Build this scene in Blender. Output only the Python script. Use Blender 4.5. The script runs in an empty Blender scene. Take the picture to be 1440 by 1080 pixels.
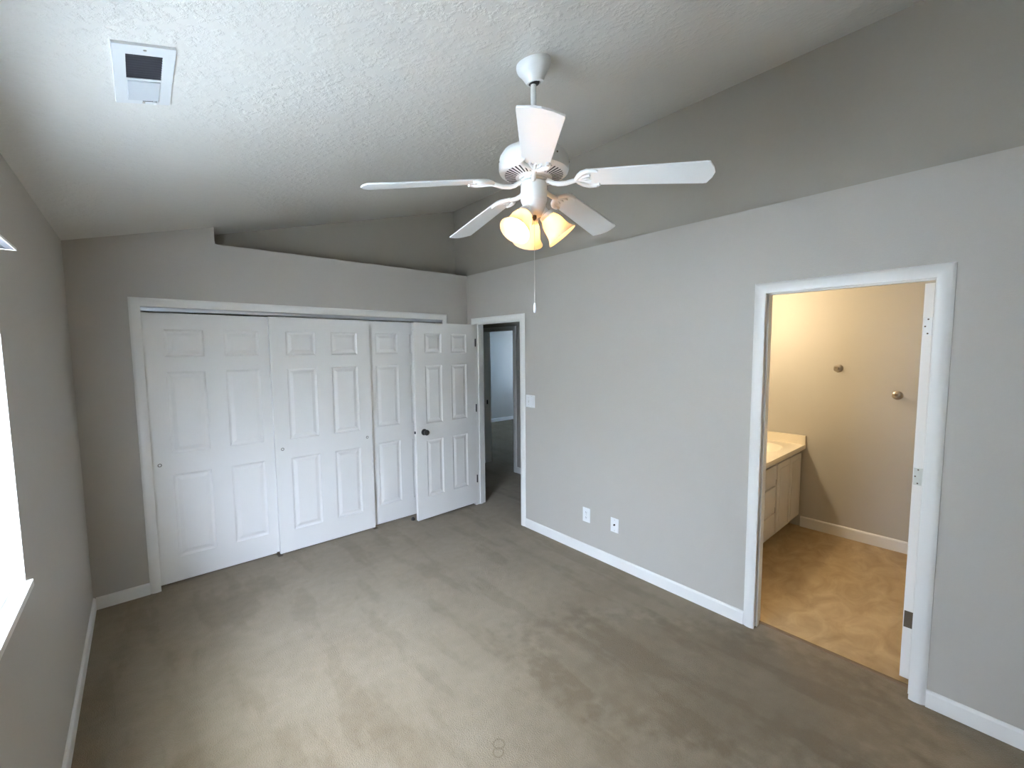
import bpy, bmesh, math, random
from mathutils import Vector, Matrix
random.seed(7)
S = bpy.context.scene
COL = S.collection
R = math.radians

# ------------------------------------------------------------------ camera
cam_d = bpy.data.cameras.new('camera')
cam = bpy.data.objects.new('camera', cam_d)
COL.objects.link(cam)
S.camera = cam
CAM = Vector((-2.7587, -3.9335, 1.7204))
yaw, pitch, roll = -0.7131, -0.0796, -0.0087
cam_d.sensor_width = 36.0
cam_d.sensor_fit = 'HORIZONTAL'
cam_d.lens = 604.29 / 1440 * 36.0
cam_d.clip_start = 0.02
fw = Vector((-math.sin(yaw) * math.cos(pitch), math.cos(yaw) * math.cos(pitch), math.sin(pitch)))
r0 = Vector((math.cos(yaw), math.sin(yaw), 0))
u0 = r0.cross(fw)
rt = math.cos(roll) * r0 + math.sin(roll) * u0
up = -math.sin(roll) * r0 + math.cos(roll) * u0
cam.matrix_world = Matrix(((rt.x, up.x, -fw.x, CAM.x), (rt.y, up.y, -fw.y, CAM.y), (rt.z, up.z, -fw.z, CAM.z), (0, 0, 0, 1)))

# ------------------------------------------------------------------ view, world, daylight
S.view_settings.view_transform = 'Standard'
S.view_settings.look = 'None'
S.view_settings.gamma = 1.0
S.view_settings.use_curve_mapping = False
S.view_settings.exposure = 2.08
W = bpy.data.worlds.new('daylight')
S.world = W
W.use_nodes = True
nt = W.node_tree
bg = nt.nodes['Background']
tc = nt.nodes.new('ShaderNodeTexCoord')
sx = nt.nodes.new('ShaderNodeSeparateXYZ')
rp = nt.nodes.new('ShaderNodeValToRGB')
mr = nt.nodes.new('ShaderNodeMapRange')
mr.inputs[1].default_value = -0.6
mr.inputs[2].default_value = 0.6
nt.links.new(tc.outputs['Generated'], sx.inputs[0])
nt.links.new(sx.outputs[2], mr.inputs[0])
nt.links.new(mr.outputs[0], rp.inputs[0])
rp.color_ramp.elements[0].position = 0.42
rp.color_ramp.elements[0].color = (0.70, 0.73, 0.76, 1)
rp.color_ramp.elements[1].position = 0.56
rp.color_ramp.elements[1].color = (0.715, 0.87, 1.15, 1)
nt.links.new(rp.outputs[0], bg.inputs[0])
# the sky is brighter on the camera's side of the house than past the closet end
dt = nt.nodes.new('ShaderNodeVectorMath')
dt.operation = 'DOT_PRODUCT'
dt.inputs[1].default_value = (-0.42, -0.90, 0.10)
nt.links.new(tc.outputs['Generated'], dt.inputs[0])
gr = nt.nodes.new('ShaderNodeMapRange')
gr.interpolation_type = 'SMOOTHSTEP'
gr.inputs[1].default_value = -0.35
gr.inputs[2].default_value = 0.95
gr.inputs[3].default_value = 6.5
gr.inputs[4].default_value = 33.0
nt.links.new(dt.outputs['Value'], gr.inputs[0])
nt.links.new(gr.outputs[0], bg.inputs[1])


def portal(loc, rot, sx_, sy_):
    d = bpy.data.lights.new('window_daylight', 'AREA')
    d.shape = 'RECTANGLE'
    d.size = sx_
    d.size_y = sy_
    d.cycles.is_portal = True
    o = bpy.data.objects.new('window_daylight', d)
    COL.objects.link(o)
    o.location = loc
    o.rotation_euler = rot


portal((-3.26, -2.47, 1.53), (0, R(-90), 0), 1.2, 1.30)
portal((4.96, 2.6, 1.5), (0, R(90), 0), 1.2, 1.6)
S.cycles.max_bounces = 10
S.cycles.diffuse_bounces = 6
S.cycles.transmission_bounces = 8
S.cycles.sample_clamp_indirect = 6.0
S.cycles.caustics_reflective = False
S.cycles.caustics_refractive = False


# ------------------------------------------------------------------ materials
def mat(name, col, rough=0.6, metal=0.0, spec=0.5, vary=0.04, nscale=6.0, bump=0.0, bscale=60.0, detail=3.0, coat=0.0):
    m = bpy.data.materials.new(name)
    m.use_nodes = True
    t = m.node_tree
    b = t.nodes['Principled BSDF']
    b.inputs['Roughness'].default_value = rough
    b.inputs['Metallic'].default_value = metal
    b.inputs['Specular IOR Level'].default_value = spec
    b.inputs['Coat Weight'].default_value = coat
    tcn = t.nodes.new('ShaderNodeTexCoord')
    n = t.nodes.new('ShaderNodeTexNoise')
    n.inputs['Scale'].default_value = nscale
    n.inputs['Detail'].default_value = 4
    t.links.new(tcn.outputs['Object'], n.inputs['Vector'])
    mx = t.nodes.new('ShaderNodeMix')
    mx.data_type = 'RGBA'
    a = [max(0, c * (1 - vary)) for c in col]
    z = [min(1, c * (1 + vary)) for c in col]
    mx.inputs[6].default_value = (*a, 1)
    mx.inputs[7].default_value = (*z, 1)
    t.links.new(n.outputs[0], mx.inputs[0])
    t.links.new(mx.outputs[2], b.inputs['Base Color'])
    if bump > 0:
        n2 = t.nodes.new('ShaderNodeTexNoise')
        n2.inputs['Scale'].default_value = bscale
        n2.inputs['Detail'].default_value = detail
        t.links.new(tcn.outputs['Object'], n2.inputs['Vector'])
        bp = t.nodes.new('ShaderNodeBump')
        bp.inputs['Strength'].default_value = bump
        bp.inputs['Distance'].default_value = 0.01
        t.links.new(n2.outputs[0], bp.inputs['Height'])
        t.links.new(bp.outputs[0], b.inputs['Normal'])
    return m


def emit(name, col, strength):
    m = bpy.data.materials.new(name)
    m.use_nodes = True
    t = m.node_tree
    b = t.nodes['Principled BSDF']
    b.inputs['Base Color'].default_value = (*col, 1)
    b.inputs['Emission Color'].default_value = (*col, 1)
    b.inputs['Emission Strength'].default_value = strength
    return m


M = {}
M['upper'] = mat('taupe upper wall paint', (0.360, 0.327, 0.272), 0.6, bump=0.10, bscale=140, vary=0.015)  # upper walls: one even colour, darker and browner than the lower walls
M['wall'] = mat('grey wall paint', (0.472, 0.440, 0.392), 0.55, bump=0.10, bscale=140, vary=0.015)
M['bath_wall'] = mat('bathroom wall paint', (0.50, 0.475, 0.43), 0.5, bump=0.10, bscale=140, vary=0.015)
M['trim'] = mat('white trim paint', (0.81, 0.79, 0.75), 0.35, vary=0.02, nscale=3)
M['door'] = mat('white door paint', (0.82, 0.795, 0.755), 0.38, vary=0.015, nscale=2, bump=0.03, bscale=90)
M['white'] = mat('white enamel', (0.82, 0.82, 0.80), 0.28, vary=0.01)
M['plastic'] = mat('white plastic', (0.84, 0.84, 0.83), 0.32, vary=0.01)
M['vinyl_blind'] = None
M['shaded_underside'] = mat('shaded valance underside', (0.075, 0.075, 0.085), 0.6, vary=0.08)  # valance underside: its shade is put into this dark colour
M['damper'] = mat('greyer damper enamel', (0.56, 0.58, 0.60), 0.4, vary=0.01)
M['plate'] = mat('register enamel', (0.70, 0.71, 0.71), 0.35, vary=0.01)
M['louvre'] = mat('dark louvre metal', (0.045, 0.045, 0.055), 0.4, vary=0.1)
M['dark'] = mat('dark cavity', (0.012, 0.012, 0.014), 0.7, vary=0.1)
M['black'] = mat('black metal', (0.012, 0.011, 0.010), 0.32, spec=0.6, vary=0.1)
M['bronze'] = mat('tarnished bronze', (0.16, 0.125, 0.09), 0.5, metal=0.6, vary=0.15, nscale=60)
M['nickel'] = mat('brushed nickel', (0.55, 0.50, 0.44), 0.28, metal=1.0, vary=0.06, nscale=80)
M['alu'] = mat('satin aluminium', (0.72, 0.75, 0.80), 0.30, metal=0.85, vary=0.03)
M['oldhinge'] = mat('painted hinge metal', (0.62, 0.62, 0.56), 0.45, vary=0.08, nscale=40)
M['counter'] = mat('cultured marble', (0.83, 0.76, 0.63), 0.22, vary=0.05, nscale=4)
M['cabinet'] = mat('painted cabinet', (0.76, 0.74, 0.70), 0.4, vary=0.02)
M['wood'] = mat('dark wood threshold', (0.16, 0.10, 0.05), 0.5, vary=0.2, nscale=30)
M['bulb'] = emit('warm lamp bulb', (1.0, 0.72, 0.40), 17.0)
M['globe'] = emit('vanity globe', (1.0, 0.80, 0.52), 44.0)


def ceiling_mat():
    m = mat('knockdown ceiling paint', (0.725, 0.70, 0.65), 0.34, vary=0.015, nscale=3)
    t = m.node_tree
    b = t.nodes['Principled BSDF']
    tcn = t.nodes.new('ShaderNodeTexCoord')
    n = t.nodes.new('ShaderNodeTexNoise')
    n.inputs['Scale'].default_value = 26
    n.inputs['Detail'].default_value = 5
    n.inputs['Roughness'].default_value = 0.62
    t.links.new(tcn.outputs['Object'], n.inputs['Vector'])
    big = t.nodes.new('ShaderNodeTexNoise')
    big.inputs['Scale'].default_value = 2.6
    t.links.new(tcn.outputs['Object'], big.inputs['Vector'])
    mr_ = t.nodes.new('ShaderNodeMapRange')
    mr_.inputs[1].default_value = 0.46
    mr_.inputs[2].default_value = 0.66
    t.links.new(n.outputs[0], mr_.inputs[0])
    ml = t.nodes.new('ShaderNodeMath')
    ml.operation = 'MULTIPLY'
    t.links.new(mr_.outputs[0], ml.inputs[0])
    t.links.new(big.outputs[0], ml.inputs[1])
    bp = t.nodes.new('ShaderNodeBump')
    bp.inputs['Strength'].default_value = 0.5
    bp.inputs['Distance'].default_value = 0.006
    t.links.new(ml.outputs[0], bp.inputs['Height'])
    t.links.new(bp.outputs[0], b.inputs['Normal'])
    return m


M['ceiling'] = ceiling_mat()


def carpet_mat():
    m = bpy.data.materials.new('cut pile carpet')
    m.use_nodes = True
    t = m.node_tree
    L = t.links.new
    b = t.nodes['Principled BSDF']
    b.inputs['Roughness'].default_value = 0.95
    b.inputs['Specular IOR Level'].default_value = 0.1
    b.inputs['Sheen Weight'].default_value = 0.15
    tcn = t.nodes.new('ShaderNodeTexCoord')
    # vacuum tracks: noise stretched along two directions
    def streak(rot, sc, det):
        mp = t.nodes.new('ShaderNodeMapping')
        mp.inputs['Rotation'].default_value = (0, 0, R(rot))
        mp.inputs['Scale'].default_value = sc
        L(tcn.outputs['Object'], mp.inputs['Vector'])
        n = t.nodes.new('ShaderNodeTexNoise')
        n.inputs['Scale'].default_value = 1
        n.inputs['Detail'].default_value = det
        L(mp.outputs[0], n.inputs['Vector'])
        r_ = t.nodes.new('ShaderNodeMapRange')
        r_.inputs[1].default_value = 0.40
        r_.inputs[2].default_value = 0.60
        L(n.outputs[0], r_.inputs[0])
        return r_.outputs[0]
    s1 = streak(-52, (0.9, 2.6, 1), 5)
    s2 = streak(20, (2.2, 1.1, 1), 4)
    fine = t.nodes.new('ShaderNodeTexNoise')
    fine.inputs['Scale'].default_value = 190
    fine.inputs['Detail'].default_value = 2
    L(tcn.outputs['Object'], fine.inputs['Vector'])
    mid = t.nodes.new('ShaderNodeTexNoise')
    mid.inputs['Scale'].default_value = 14
    mid.inputs['Detail'].default_value = 5
    L(tcn.outputs['Object'], mid.inputs['Vector'])
    def math_(op, a, bb):
        n = t.nodes.new('ShaderNodeMath')
        n.operation = op
        for i, v in enumerate((a, bb)):
            if isinstance(v, (int, float)):
                n.inputs[i].default_value = v
            else:
                L(v, n.inputs[i])
        return n.outputs[0]
    f = math_('ADD', math_('MULTIPLY', s1, 0.12), math_('MULTIPLY', s2, 0.14))
    f = math_('ADD', f, math_('MULTIPLY', mid.outputs[0], 0.42))
    f = math_('ADD', f, math_('MULTIPLY', fine.outputs[0], 0.24))
    # ring worn into the pile by furniture: two small overlapping rings
    def ring(cx, cy, rad):
        mp = t.nodes.new('ShaderNodeMapping')
        mp.inputs['Location'].default_value = (-cx, -cy, 0)
        L(tcn.outputs['Object'], mp.inputs['Vector'])
        v = t.nodes.new('ShaderNodeVectorMath')
        v.operation = 'LENGTH'
        L(mp.outputs[0], v.inputs[0])
        d = math_('ABSOLUTE', math_('SUBTRACT', v.outputs[1], rad), 0)
        return math_('LESS_THAN', d, 0.0035)
    rg = math_('MAXIMUM', ring(-1.668, -2.563, 0.024), ring(-1.694, -2.592, 0.022))
    # trodden dark patch in front of the bathroom door, edge broken up by noise
    mpd = t.nodes.new('ShaderNodeMapping')
    mpd.vector_type = 'TEXTURE'
    mpd.inputs['Location'].default_value = (-0.62, -2.95, 0)
    mpd.inputs['Rotation'].default_value = (0, 0, R(-58))
    mpd.inputs['Scale'].default_value = (1.05, 0.50, 1)
    L(tcn.outputs['Object'], mpd.inputs['Vector'])
    vd = t.nodes.new('ShaderNodeVectorMath')
    vd.operation = 'LENGTH'
    L(mpd.outputs[0], vd.inputs[0])
    ed = t.nodes.new('ShaderNodeMapRange')
    ed.interpolation_type = 'SMOOTHSTEP'
    ed.inputs[1].default_value = 0.70
    ed.inputs[2].default_value = 1.10
    ed.inputs[3].default_value = 1.0
    ed.inputs[4].default_value = 0.0
    L(math_('ADD', vd.outputs[1], math_('MULTIPLY', math_('SUBTRACT', mid.outputs[0], 0.5), 0.9)), ed.inputs[0])
    # vacuum tracks running towards the window, with crisp ragged edges
    wv = t.nodes.new('ShaderNodeTexNoise')
    mpw = t.nodes.new('ShaderNodeMapping')
    mpw.inputs['Rotation'].default_value = (0, 0, R(4))
    mpw.inputs['Scale'].default_value = (4.2, 1.0, 1)
    L(tcn.outputs['Object'], mpw.inputs['Vector'])
    wv.inputs['Scale'].default_value = 1.25
    wv.inputs['Detail'].default_value = 6
    wv.inputs['Roughness'].default_value = 0.55
    L(mpw.outputs[0], wv.inputs['Vector'])
    trk = t.nodes.new('ShaderNodeMapRange')
    trk.interpolation_type = 'SMOOTHSTEP'
    trk.inputs[1].default_value = 0.40
    trk.inputs[2].default_value = 0.49
    trk.inputs[3].default_value = 1.0
    trk.inputs[4].default_value = 0.0
    L(wv.outputs[0], trk.inputs[0])
    f = math_('SUBTRACT', f, math_('MULTIPLY', ed.outputs[0], 0.27))
    f = math_('SUBTRACT', f, math_('MULTIPLY', trk.outputs[0], 0.20))
    f = math_('ADD', f, 0.13)
    f = math_('SUBTRACT', f, math_('MULTIPLY', rg, 0.35))
    cr = t.nodes.new('ShaderNodeValToRGB')
    cr.color_ramp.elements[0].position = 0.16
    cr.color_ramp.elements[0].color = (0.165, 0.122, 0.070, 1)
    cr.color_ramp.elements[1].position = 0.85
    cr.color_ramp.elements[1].color = (0.258, 0.206, 0.136, 1)
    L(f, cr.inputs[0])
    L(cr.outputs[0], b.inputs['Base Color'])
    bp = t.nodes.new('ShaderNodeBump')
    bp.inputs['Strength'].default_value = 0.6
    bp.inputs['Distance'].default_value = 0.008
    L(math_('ADD', fine.outputs[0], math_('MULTIPLY', mid.outputs[0], 1.2)), bp.inputs['Height'])
    L(bp.outputs[0], b.inputs['Normal'])
    return m


M['carpet'] = carpet_mat()


def vinyl_mat():
    m = bpy.data.materials.new('tan sheet vinyl')
    m.use_nodes = True
    t = m.node_tree
    L = t.links.new
    b = t.nodes['Principled BSDF']
    b.inputs['Roughness'].default_value = 0.42
    tcn = t.nodes.new('ShaderNodeTexCoord')
    mp = t.nodes.new('ShaderNodeMapping')
    mp.inputs['Scale'].default_value = (3.2, 5.0, 1)
    L(tcn.outputs['Object'], mp.inputs['Vector'])
    n = t.nodes.new('ShaderNodeTexNoise')
    n.inputs['Scale'].default_value = 1.4
    n.inputs['Detail'].default_value = 7
    n.inputs['Roughness'].default_value = 0.6
    n.inputs['Distortion'].default_value = 0.8
    L(mp.outputs[0], n.inputs['Vector'])
    cr = t.nodes.new('ShaderNodeValToRGB')
    cr.color_ramp.elements[0].position = 0.3
    cr.color_ramp.elements[0].color = (0.32, 0.215, 0.105, 1)
    cr.color_ramp.elements[1].position = 0.72
    cr.color_ramp.elements[1].color = (0.52, 0.385, 0.215, 1)
    L(n.outputs[0], cr.inputs[0])
    L(cr.outputs[0], b.inputs['Base Color'])
    return m


M['vinyl'] = vinyl_mat()


def translucent(name, col, frac, rough=0.3, ribs=False):
    m = bpy.data.materials.new(name)
    m.use_nodes = True
    t = m.node_tree
    L = t.links.new
    out = t.nodes['Material Output']
    b = t.nodes['Principled BSDF']
    b.inputs['Base Color'].default_value = (*col, 1)
    b.inputs['Roughness'].default_value = rough
    tr = t.nodes.new('ShaderNodeBsdfTranslucent')
    tr.inputs['Color'].default_value = (*col, 1)
    mx = t.nodes.new('ShaderNodeMixShader')
    mx.inputs[0].default_value = frac
    L(b.outputs[0], mx.inputs[1])
    L(tr.outputs[0], mx.inputs[2])
    L(mx.outputs[0], out.inputs[0])
    n = t.nodes.new('ShaderNodeTexNoise')
    n.inputs['Scale'].default_value = 40
    tcn = t.nodes.new('ShaderNodeTexCoord')
    L(tcn.outputs['Object'], n.inputs['Vector'])
    bp = t.nodes.new('ShaderNodeBump')
    bp.inputs['Strength'].default_value = 0.08
    L(n.outputs[0], bp.inputs['Height'])
    L(bp.outputs[0], b.inputs['Normal'])
    return m


M['slat'] = translucent('white blind slat', (0.86, 0.90, 0.90), 0.35, 0.4)
M['dimming_curtain'] = translucent('blue grey curtain', (0.22, 0.31, 0.38), 0.5, 0.8)  # cloth added across the far room's window to dim it
M['shade'] = translucent('frosted lamp glass', (0.90, 0.78, 0.60), 0.36, 0.25)


def glass_mat():
    m = bpy.data.materials.new('window glass')
    m.use_nodes = True
    t = m.node_tree
    out = t.nodes['Material Output']
    tr = t.nodes.new('ShaderNodeBsdfTransparent')
    gl = t.nodes.new('ShaderNodeBsdfGlossy')
    gl.inputs['Roughness'].default_value = 0.02
    mx = t.nodes.new('ShaderNodeMixShader')
    mx.inputs[0].default_value = 0.06
    t.links.new(tr.outputs[0], mx.inputs[1])
    t.links.new(gl.outputs[0], mx.inputs[2])
    t.links.new(mx.outputs[0], out.inputs[0])
    return m


M['glass'] = glass_mat()


# ------------------------------------------------------------------ mesh helpers
def box(bm, x0, x1, y0, y1, z0, z1):
    if x0 > x1: x0, x1 = x1, x0
    if y0 > y1: y0, y1 = y1, y0
    if z0 > z1: z0, z1 = z1, z0
    v = [bm.verts.new(p) for p in ((x0, y0, z0), (x1, y0, z0), (x1, y1, z0), (x0, y1, z0), (x0, y0, z1), (x1, y0, z1), (x1, y1, z1), (x0, y1, z1))]
    for f in ((3, 2, 1, 0), (4, 5, 6, 7), (0, 1, 5, 4), (1, 2, 6, 5), (2, 3, 7, 6), (3, 0, 4, 7)):
        bm.faces.new([v[i] for i in f])
    return v


def bevel_all(bm, w, seg=2):
    bmesh.ops.bevel(bm, geom=list(bm.edges), offset=w, segments=seg, affect='EDGES', profile=0.6, clamp_overlap=True)


def rbox(x0, x1, y0, y1, z0, z1, w=0.003, seg=2):
    bm = bmesh.new()
    box(bm, x0, x1, y0, y1, z0, z1)
    bevel_all(bm, w, seg)
    return bm


def lathe(bm, prof, n=32, mtx=None, close_top=False, close_bot=False):
    rings = []
    for r_, z in prof:
        ring = []
        for i in range(n):
            a = 2 * math.pi * i / n
            p = Vector((r_ * math.cos(a), r_ * math.sin(a), z))
            ring.append(bm.verts.new(mtx @ p if mtx else p))
        rings.append(ring)
    for a, b in zip(rings, rings[1:]):
        for i in range(n):
            j = (i + 1) % n
            bm.faces.new((a[i], a[j], b[j], b[i]))
    if close_bot: bm.faces.new(list(reversed(rings[0])))
    if close_top: bm.faces.new(rings[-1])


def tube(bm, pts, rad, n=10):
    pts = [Vector(p) for p in pts]
    rads = rad if isinstance(rad, (list, tuple)) else [rad] * len(pts)
    rings = []
    prev = None
    for i, p in enumerate(pts):
        d = (pts[min(i + 1, len(pts) - 1)] - pts[max(i - 1, 0)]).normalized()
        if prev is None:
            a = Vector((0, 0, 1)) if abs(d.z) < 0.9 else Vector((1, 0, 0))
            x = d.cross(a).normalized()
        else:
            x = (prev - d * prev.dot(d)).normalized()
        prev = x
        y = d.cross(x)
        rings.append([bm.verts.new(p + rads[i] * (math.cos(2 * math.pi * k / n) * x + math.sin(2 * math.pi * k / n) * y)) for k in range(n)])
    for a, b in zip(rings, rings[1:]):
        for k in range(n):
            j = (k + 1) % n
            bm.faces.new((a[k], a[j], b[j], b[k]))
    bm.faces.new(list(reversed(rings[0])))
    bm.faces.new(rings[-1])


def sheet(bm, outline, z0, z1, mtx=None):
    lo = [bm.verts.new((mtx @ Vector((x, y, z0))) if mtx else (x, y, z0)) for x, y in outline]
    hi = [bm.verts.new((mtx @ Vector((x, y, z1))) if mtx else (x, y, z1)) for x, y in outline]
    n = len(outline)
    bm.faces.new(list(reversed(lo)))
    bm.faces.new(hi)
    for i in range(n):
        j = (i + 1) % n
        bm.faces.new((lo[i], lo[j], hi[j], hi[i]))


def obj(name, bm, m, parent=None, loc=None, smooth=None, rot=None):
    bmesh.ops.recalc_face_normals(bm, faces=list(bm.faces))
    me = bpy.data.meshes.new(name)
    bm.to_mesh(me)
    bm.free()
    me.materials.append(m)
    if smooth:
        for p in me.polygons: p.use_smooth = True
        me.set_sharp_from_angle(angle=R(smooth))
    o = bpy.data.objects.new(name, me)
    COL.objects.link(o)
    if parent: o.parent = parent
    if loc is not None: o.location = loc
    if rot is not None: o.rotation_euler = rot
    return o


def tag(o, label, cat, group=None):
    o['label'] = label
    o['category'] = cat
    if group: o['group'] = group
    return o


def thing(name, label, cat, loc=(0, 0, 0), rz=0.0, group=None):
    o = bpy.data.objects.new(name, None)
    o.empty_display_size = 0.05
    COL.objects.link(o)
    o.location = loc
    o.rotation_euler = (0, 0, rz)
    return tag(o, label, cat, group)


def struct(name, bm, m, parent=None, smooth=None):
    o = obj(name, bm, m, parent, smooth=smooth)
    if parent is None: o['kind'] = 'structure'
    return o


def boxes(*bs):
    bm = bmesh.new()
    for b in bs: box(bm, *b)
    return bm


# ------------------------------------------------------------------ dimensions
XL = -3.087            # left wall face
ZL = 2.428             # ceiling height at the left wall
SL = 0.277              # ceiling slope
ZT = 2.527             # top of far and right wall, shelf above
def zc(x): return ZL + SL * (x - XL)
YN = -4.75
WY0, WY1, WZ0, WZ1 = -3.10, -1.84, 0.965, 2.10    # window opening

# ------------------------------------------------------------------ floor
struct('floor', boxes((-3.3, 0.09, -4.9, 0.8, -0.05, 0.0), (0.09, 1.3, -2.05, 2.3, -0.05, 0.0), (1.3, 5.0, -0.3, 4.2, -0.05, 0.0)), M['carpet'])
struct('floor_bathroom', boxes((0.0901, 2.1, -4.7, -2.051, -0.05, 0.0)), M['vinyl'])

# ------------------------------------------------------------------ walls
struct('wall_left', boxes((-3.237, XL, -4.9, WY0, 0, 2.5), (-3.237, XL, WY1, 0.15, 0, 2.5), (-3.237, XL, WY0, WY1, 0, WZ0), (-3.237, XL, WY0, WY1, WZ1, 2.5)), M['wall'])
CX0, CX1, CZ = -2.735, -0.325, 2.040      # closet casing inner edge
struct('wall_far', boxes((-3.237, CX0 - 0.02, 0, 0.15, 0, 2.8), (CX0 - 0.02, -2.283, 0, 0.15, CZ + 0.02, 2.8), (-2.283, CX1 + 0.02, 0, 0.15, CZ + 0.02, ZT), (CX1 + 0.02, 0.0, 0, 0.15, 0, ZT)), M['wall'])
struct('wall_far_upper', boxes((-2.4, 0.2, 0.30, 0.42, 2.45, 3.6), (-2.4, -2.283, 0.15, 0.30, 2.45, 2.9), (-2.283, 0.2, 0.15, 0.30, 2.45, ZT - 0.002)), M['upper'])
BY0, BY1, BZ = -3.70, -2.997, 2.030       # bathroom door casing inner edge
HY0, HY1, HZ = -0.875, -0.14, 2.000       # hall door casing inner edge
g = 0.023
struct('wall_right', boxes((0, 0.115, -4.9, BY0 - g, 0, ZT), (0, 0.115, BY0 - g, BY1 + g, BZ + g, ZT), (0, 0.115, BY1 + g, HY0 - g, 0, ZT), (0, 0.115, HY0 - g, HY1 + g, HZ + g, ZT), (0, 0.115, HY1 + g, 0.15, 0, ZT)), M['wall'])
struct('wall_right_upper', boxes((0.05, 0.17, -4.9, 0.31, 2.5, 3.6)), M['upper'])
struct('wall_near', boxes((-3.3, 0.2, YN - 0.12, YN, 0, 3.5)), M['wall'])
bm = bmesh.new()
x0, x1 = -3.3, 0.3
vs = []
for x, y in ((x0, -4.95), (x1, -4.95), (x1, 0.45), (x0, 0.45)):
    vs.append((bm.verts.new((x, y, zc(x))), bm.verts.new((x, y, zc(x) + 0.12))))
bm.faces.new([v[0] for v in vs])
bm.faces.new([v[1] for v in reversed(vs)])
for i in range(4):
    a, b = vs[i], vs[(i + 1) % 4]
    bm.faces.new((a[0], a[1], b[1], b[0]))
struct('ceiling', bm, M['ceiling'])
# closet interior
struct('wall_closet', boxes((-3.3, 0.0, 0.75, 0.85, 0, 2.5), (-3.35, -3.237, 0.15, 0.85, 0, 2.5), (-3.3, 0.0, 0.15, 0.85, 2.40, 2.45)), M['wall'])
# bathroom shell
XB = 1.972
struct('wall_bathroom_far', boxes((XB, XB + 0.12, -4.75, -1.98, 0, 2.5)), M['bath_wall'])
struct('wall_bathroom_side', boxes((0.115, XB, -2.1, -1.98, 0, 2.5)), M['bath_wall'])
struct('wall_bathroom_near', boxes((0.115, XB, -4.75, -4.63, 0, 2.5)), M['bath_wall'])
struct('ceiling_bathroom', boxes((0.115, XB + 0.1, -4.75, -1.98, 2.44, 2.5)), M['ceiling'])
# hallway shell and the room across it
XH = 1.156
OY0, OY1, OZ = 0.558, 1.215, 1.985
struct('wall_hall', boxes((XH, XH + 0.115, -1.98, OY0 - 0.02, 0, 2.5), (XH, XH + 0.115, OY1 + 0.02, 2.3, 0, 2.5), (XH, XH + 0.115, OY0 - 0.02, OY1 + 0.02, OZ + 0.02, 2.5), (0.0, XH, 2.2, 2.3, 0, 2.5), (0.0, 0.115, 0.15, 2.2, 0, 2.5)), M['wall'])
struct('ceiling_hall', boxes((0.115, XH + 0.115, -2.0, 2.3, 2.44, 2.5)), M['ceiling'])
struct('wall_room_far', boxes((1.2, 5.0, 4.07, 4.19, 0, 2.5)), M['wall'])
struct('wall_room_side', boxes((4.9, 5.0, -0.3, 1.8, 0, 2.5), (4.9, 5.0, 3.4, 4.1, 0, 2.5), (4.9, 5.0, 1.8, 3.4, 0, 0.9), (4.9, 5.0, 1.8, 3.4, 2.1, 2.5), (1.271, 5.0, -0.3, -0.2, 0, 2.5), (1.156, 1.271, 2.3, 4.1, 0, 2.5)), M['wall'])
struct('ceiling_room', boxes((1.2, 5.0, -0.3, 4.19, 2.44, 2.5)), M['ceiling'])


# ------------------------------------------------------------------ baseboards
def baseboard(name, a, b, nrm, m=None, h=0.083, t=0.013):
    a, b = Vector((*a, 0)), Vector((*b, 0))
    n = Vector((*nrm, 0))
    prof = [(0, 0), (t, 0), (t, h - 0.012), (t * 0.75, h - 0.004), (t * 0.35, h), (0, h)]
    bm = bmesh.new()
    ra = [bm.verts.new(a + n * p + Vector((0, 0, z))) for p, z in prof]
    rb = [bm.verts.new(b + n * p + Vector((0, 0, z))) for p, z in prof]
    k = len(prof)
    for i in range(k):
        j = (i + 1) % k
        bm.faces.new((ra[i], ra[j], rb[j], rb[i]))
    bm.faces.new(ra)
    bm.faces.new(list(reversed(rb)))
    return struct(name, bm, m or M['trim'])


CW = 0.061
baseboard('baseboard_left', (XL, -4.75), (XL, 0.0), (1, 0))
baseboard('baseboard_far', (XL + 0.013, 0), (CX0 - CW, 0), (0, -1))
baseboard('baseboard_far_corner', (CX1 + CW, 0), (-0.001, 0), (0, -1))
baseboard('baseboard_right', (0, HY0 - CW), (0, BY1 + CW), (-1, 0))
baseboard('baseboard_right_near', (0, BY0 - CW), (0, -4.75), (-1, 0))
baseboard('baseboard_bathroom', (XB, -2.70), (XB, -4.62), (-1, 0), h=0.10)
baseboard('baseboard_hall', (XH, OY0 - CW), (XH, -1.9), (-1, 0))
baseboard('baseboard_room', (1.3, 4.07), (4.9, 4.07), (0, -1))


# ------------------------------------------------------------------ door trims
def casing(bm, pt, ua, ub, zt, w=CW):
    prof = [(0, 0.0), (0, 0.010), (0.006, 0.013), (0.022, 0.0165), (0.044, 0.0145), (w - 0.006, 0.009), (w, 0.005), (w, 0.0)]
    rows = []
    for o, p in prof:
        rows.append([bm.verts.new(pt(u, z, p)) for u, z in ((ua - o, 0.0), (ua - o, zt + o), (ub + o, zt + o), (ub + o, 0.0))])
    for a, b in zip(rows, rows[1:]):
        for i in range(3):
            bm.faces.new((a[i], a[i + 1], b[i + 1], b[i]))


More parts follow.
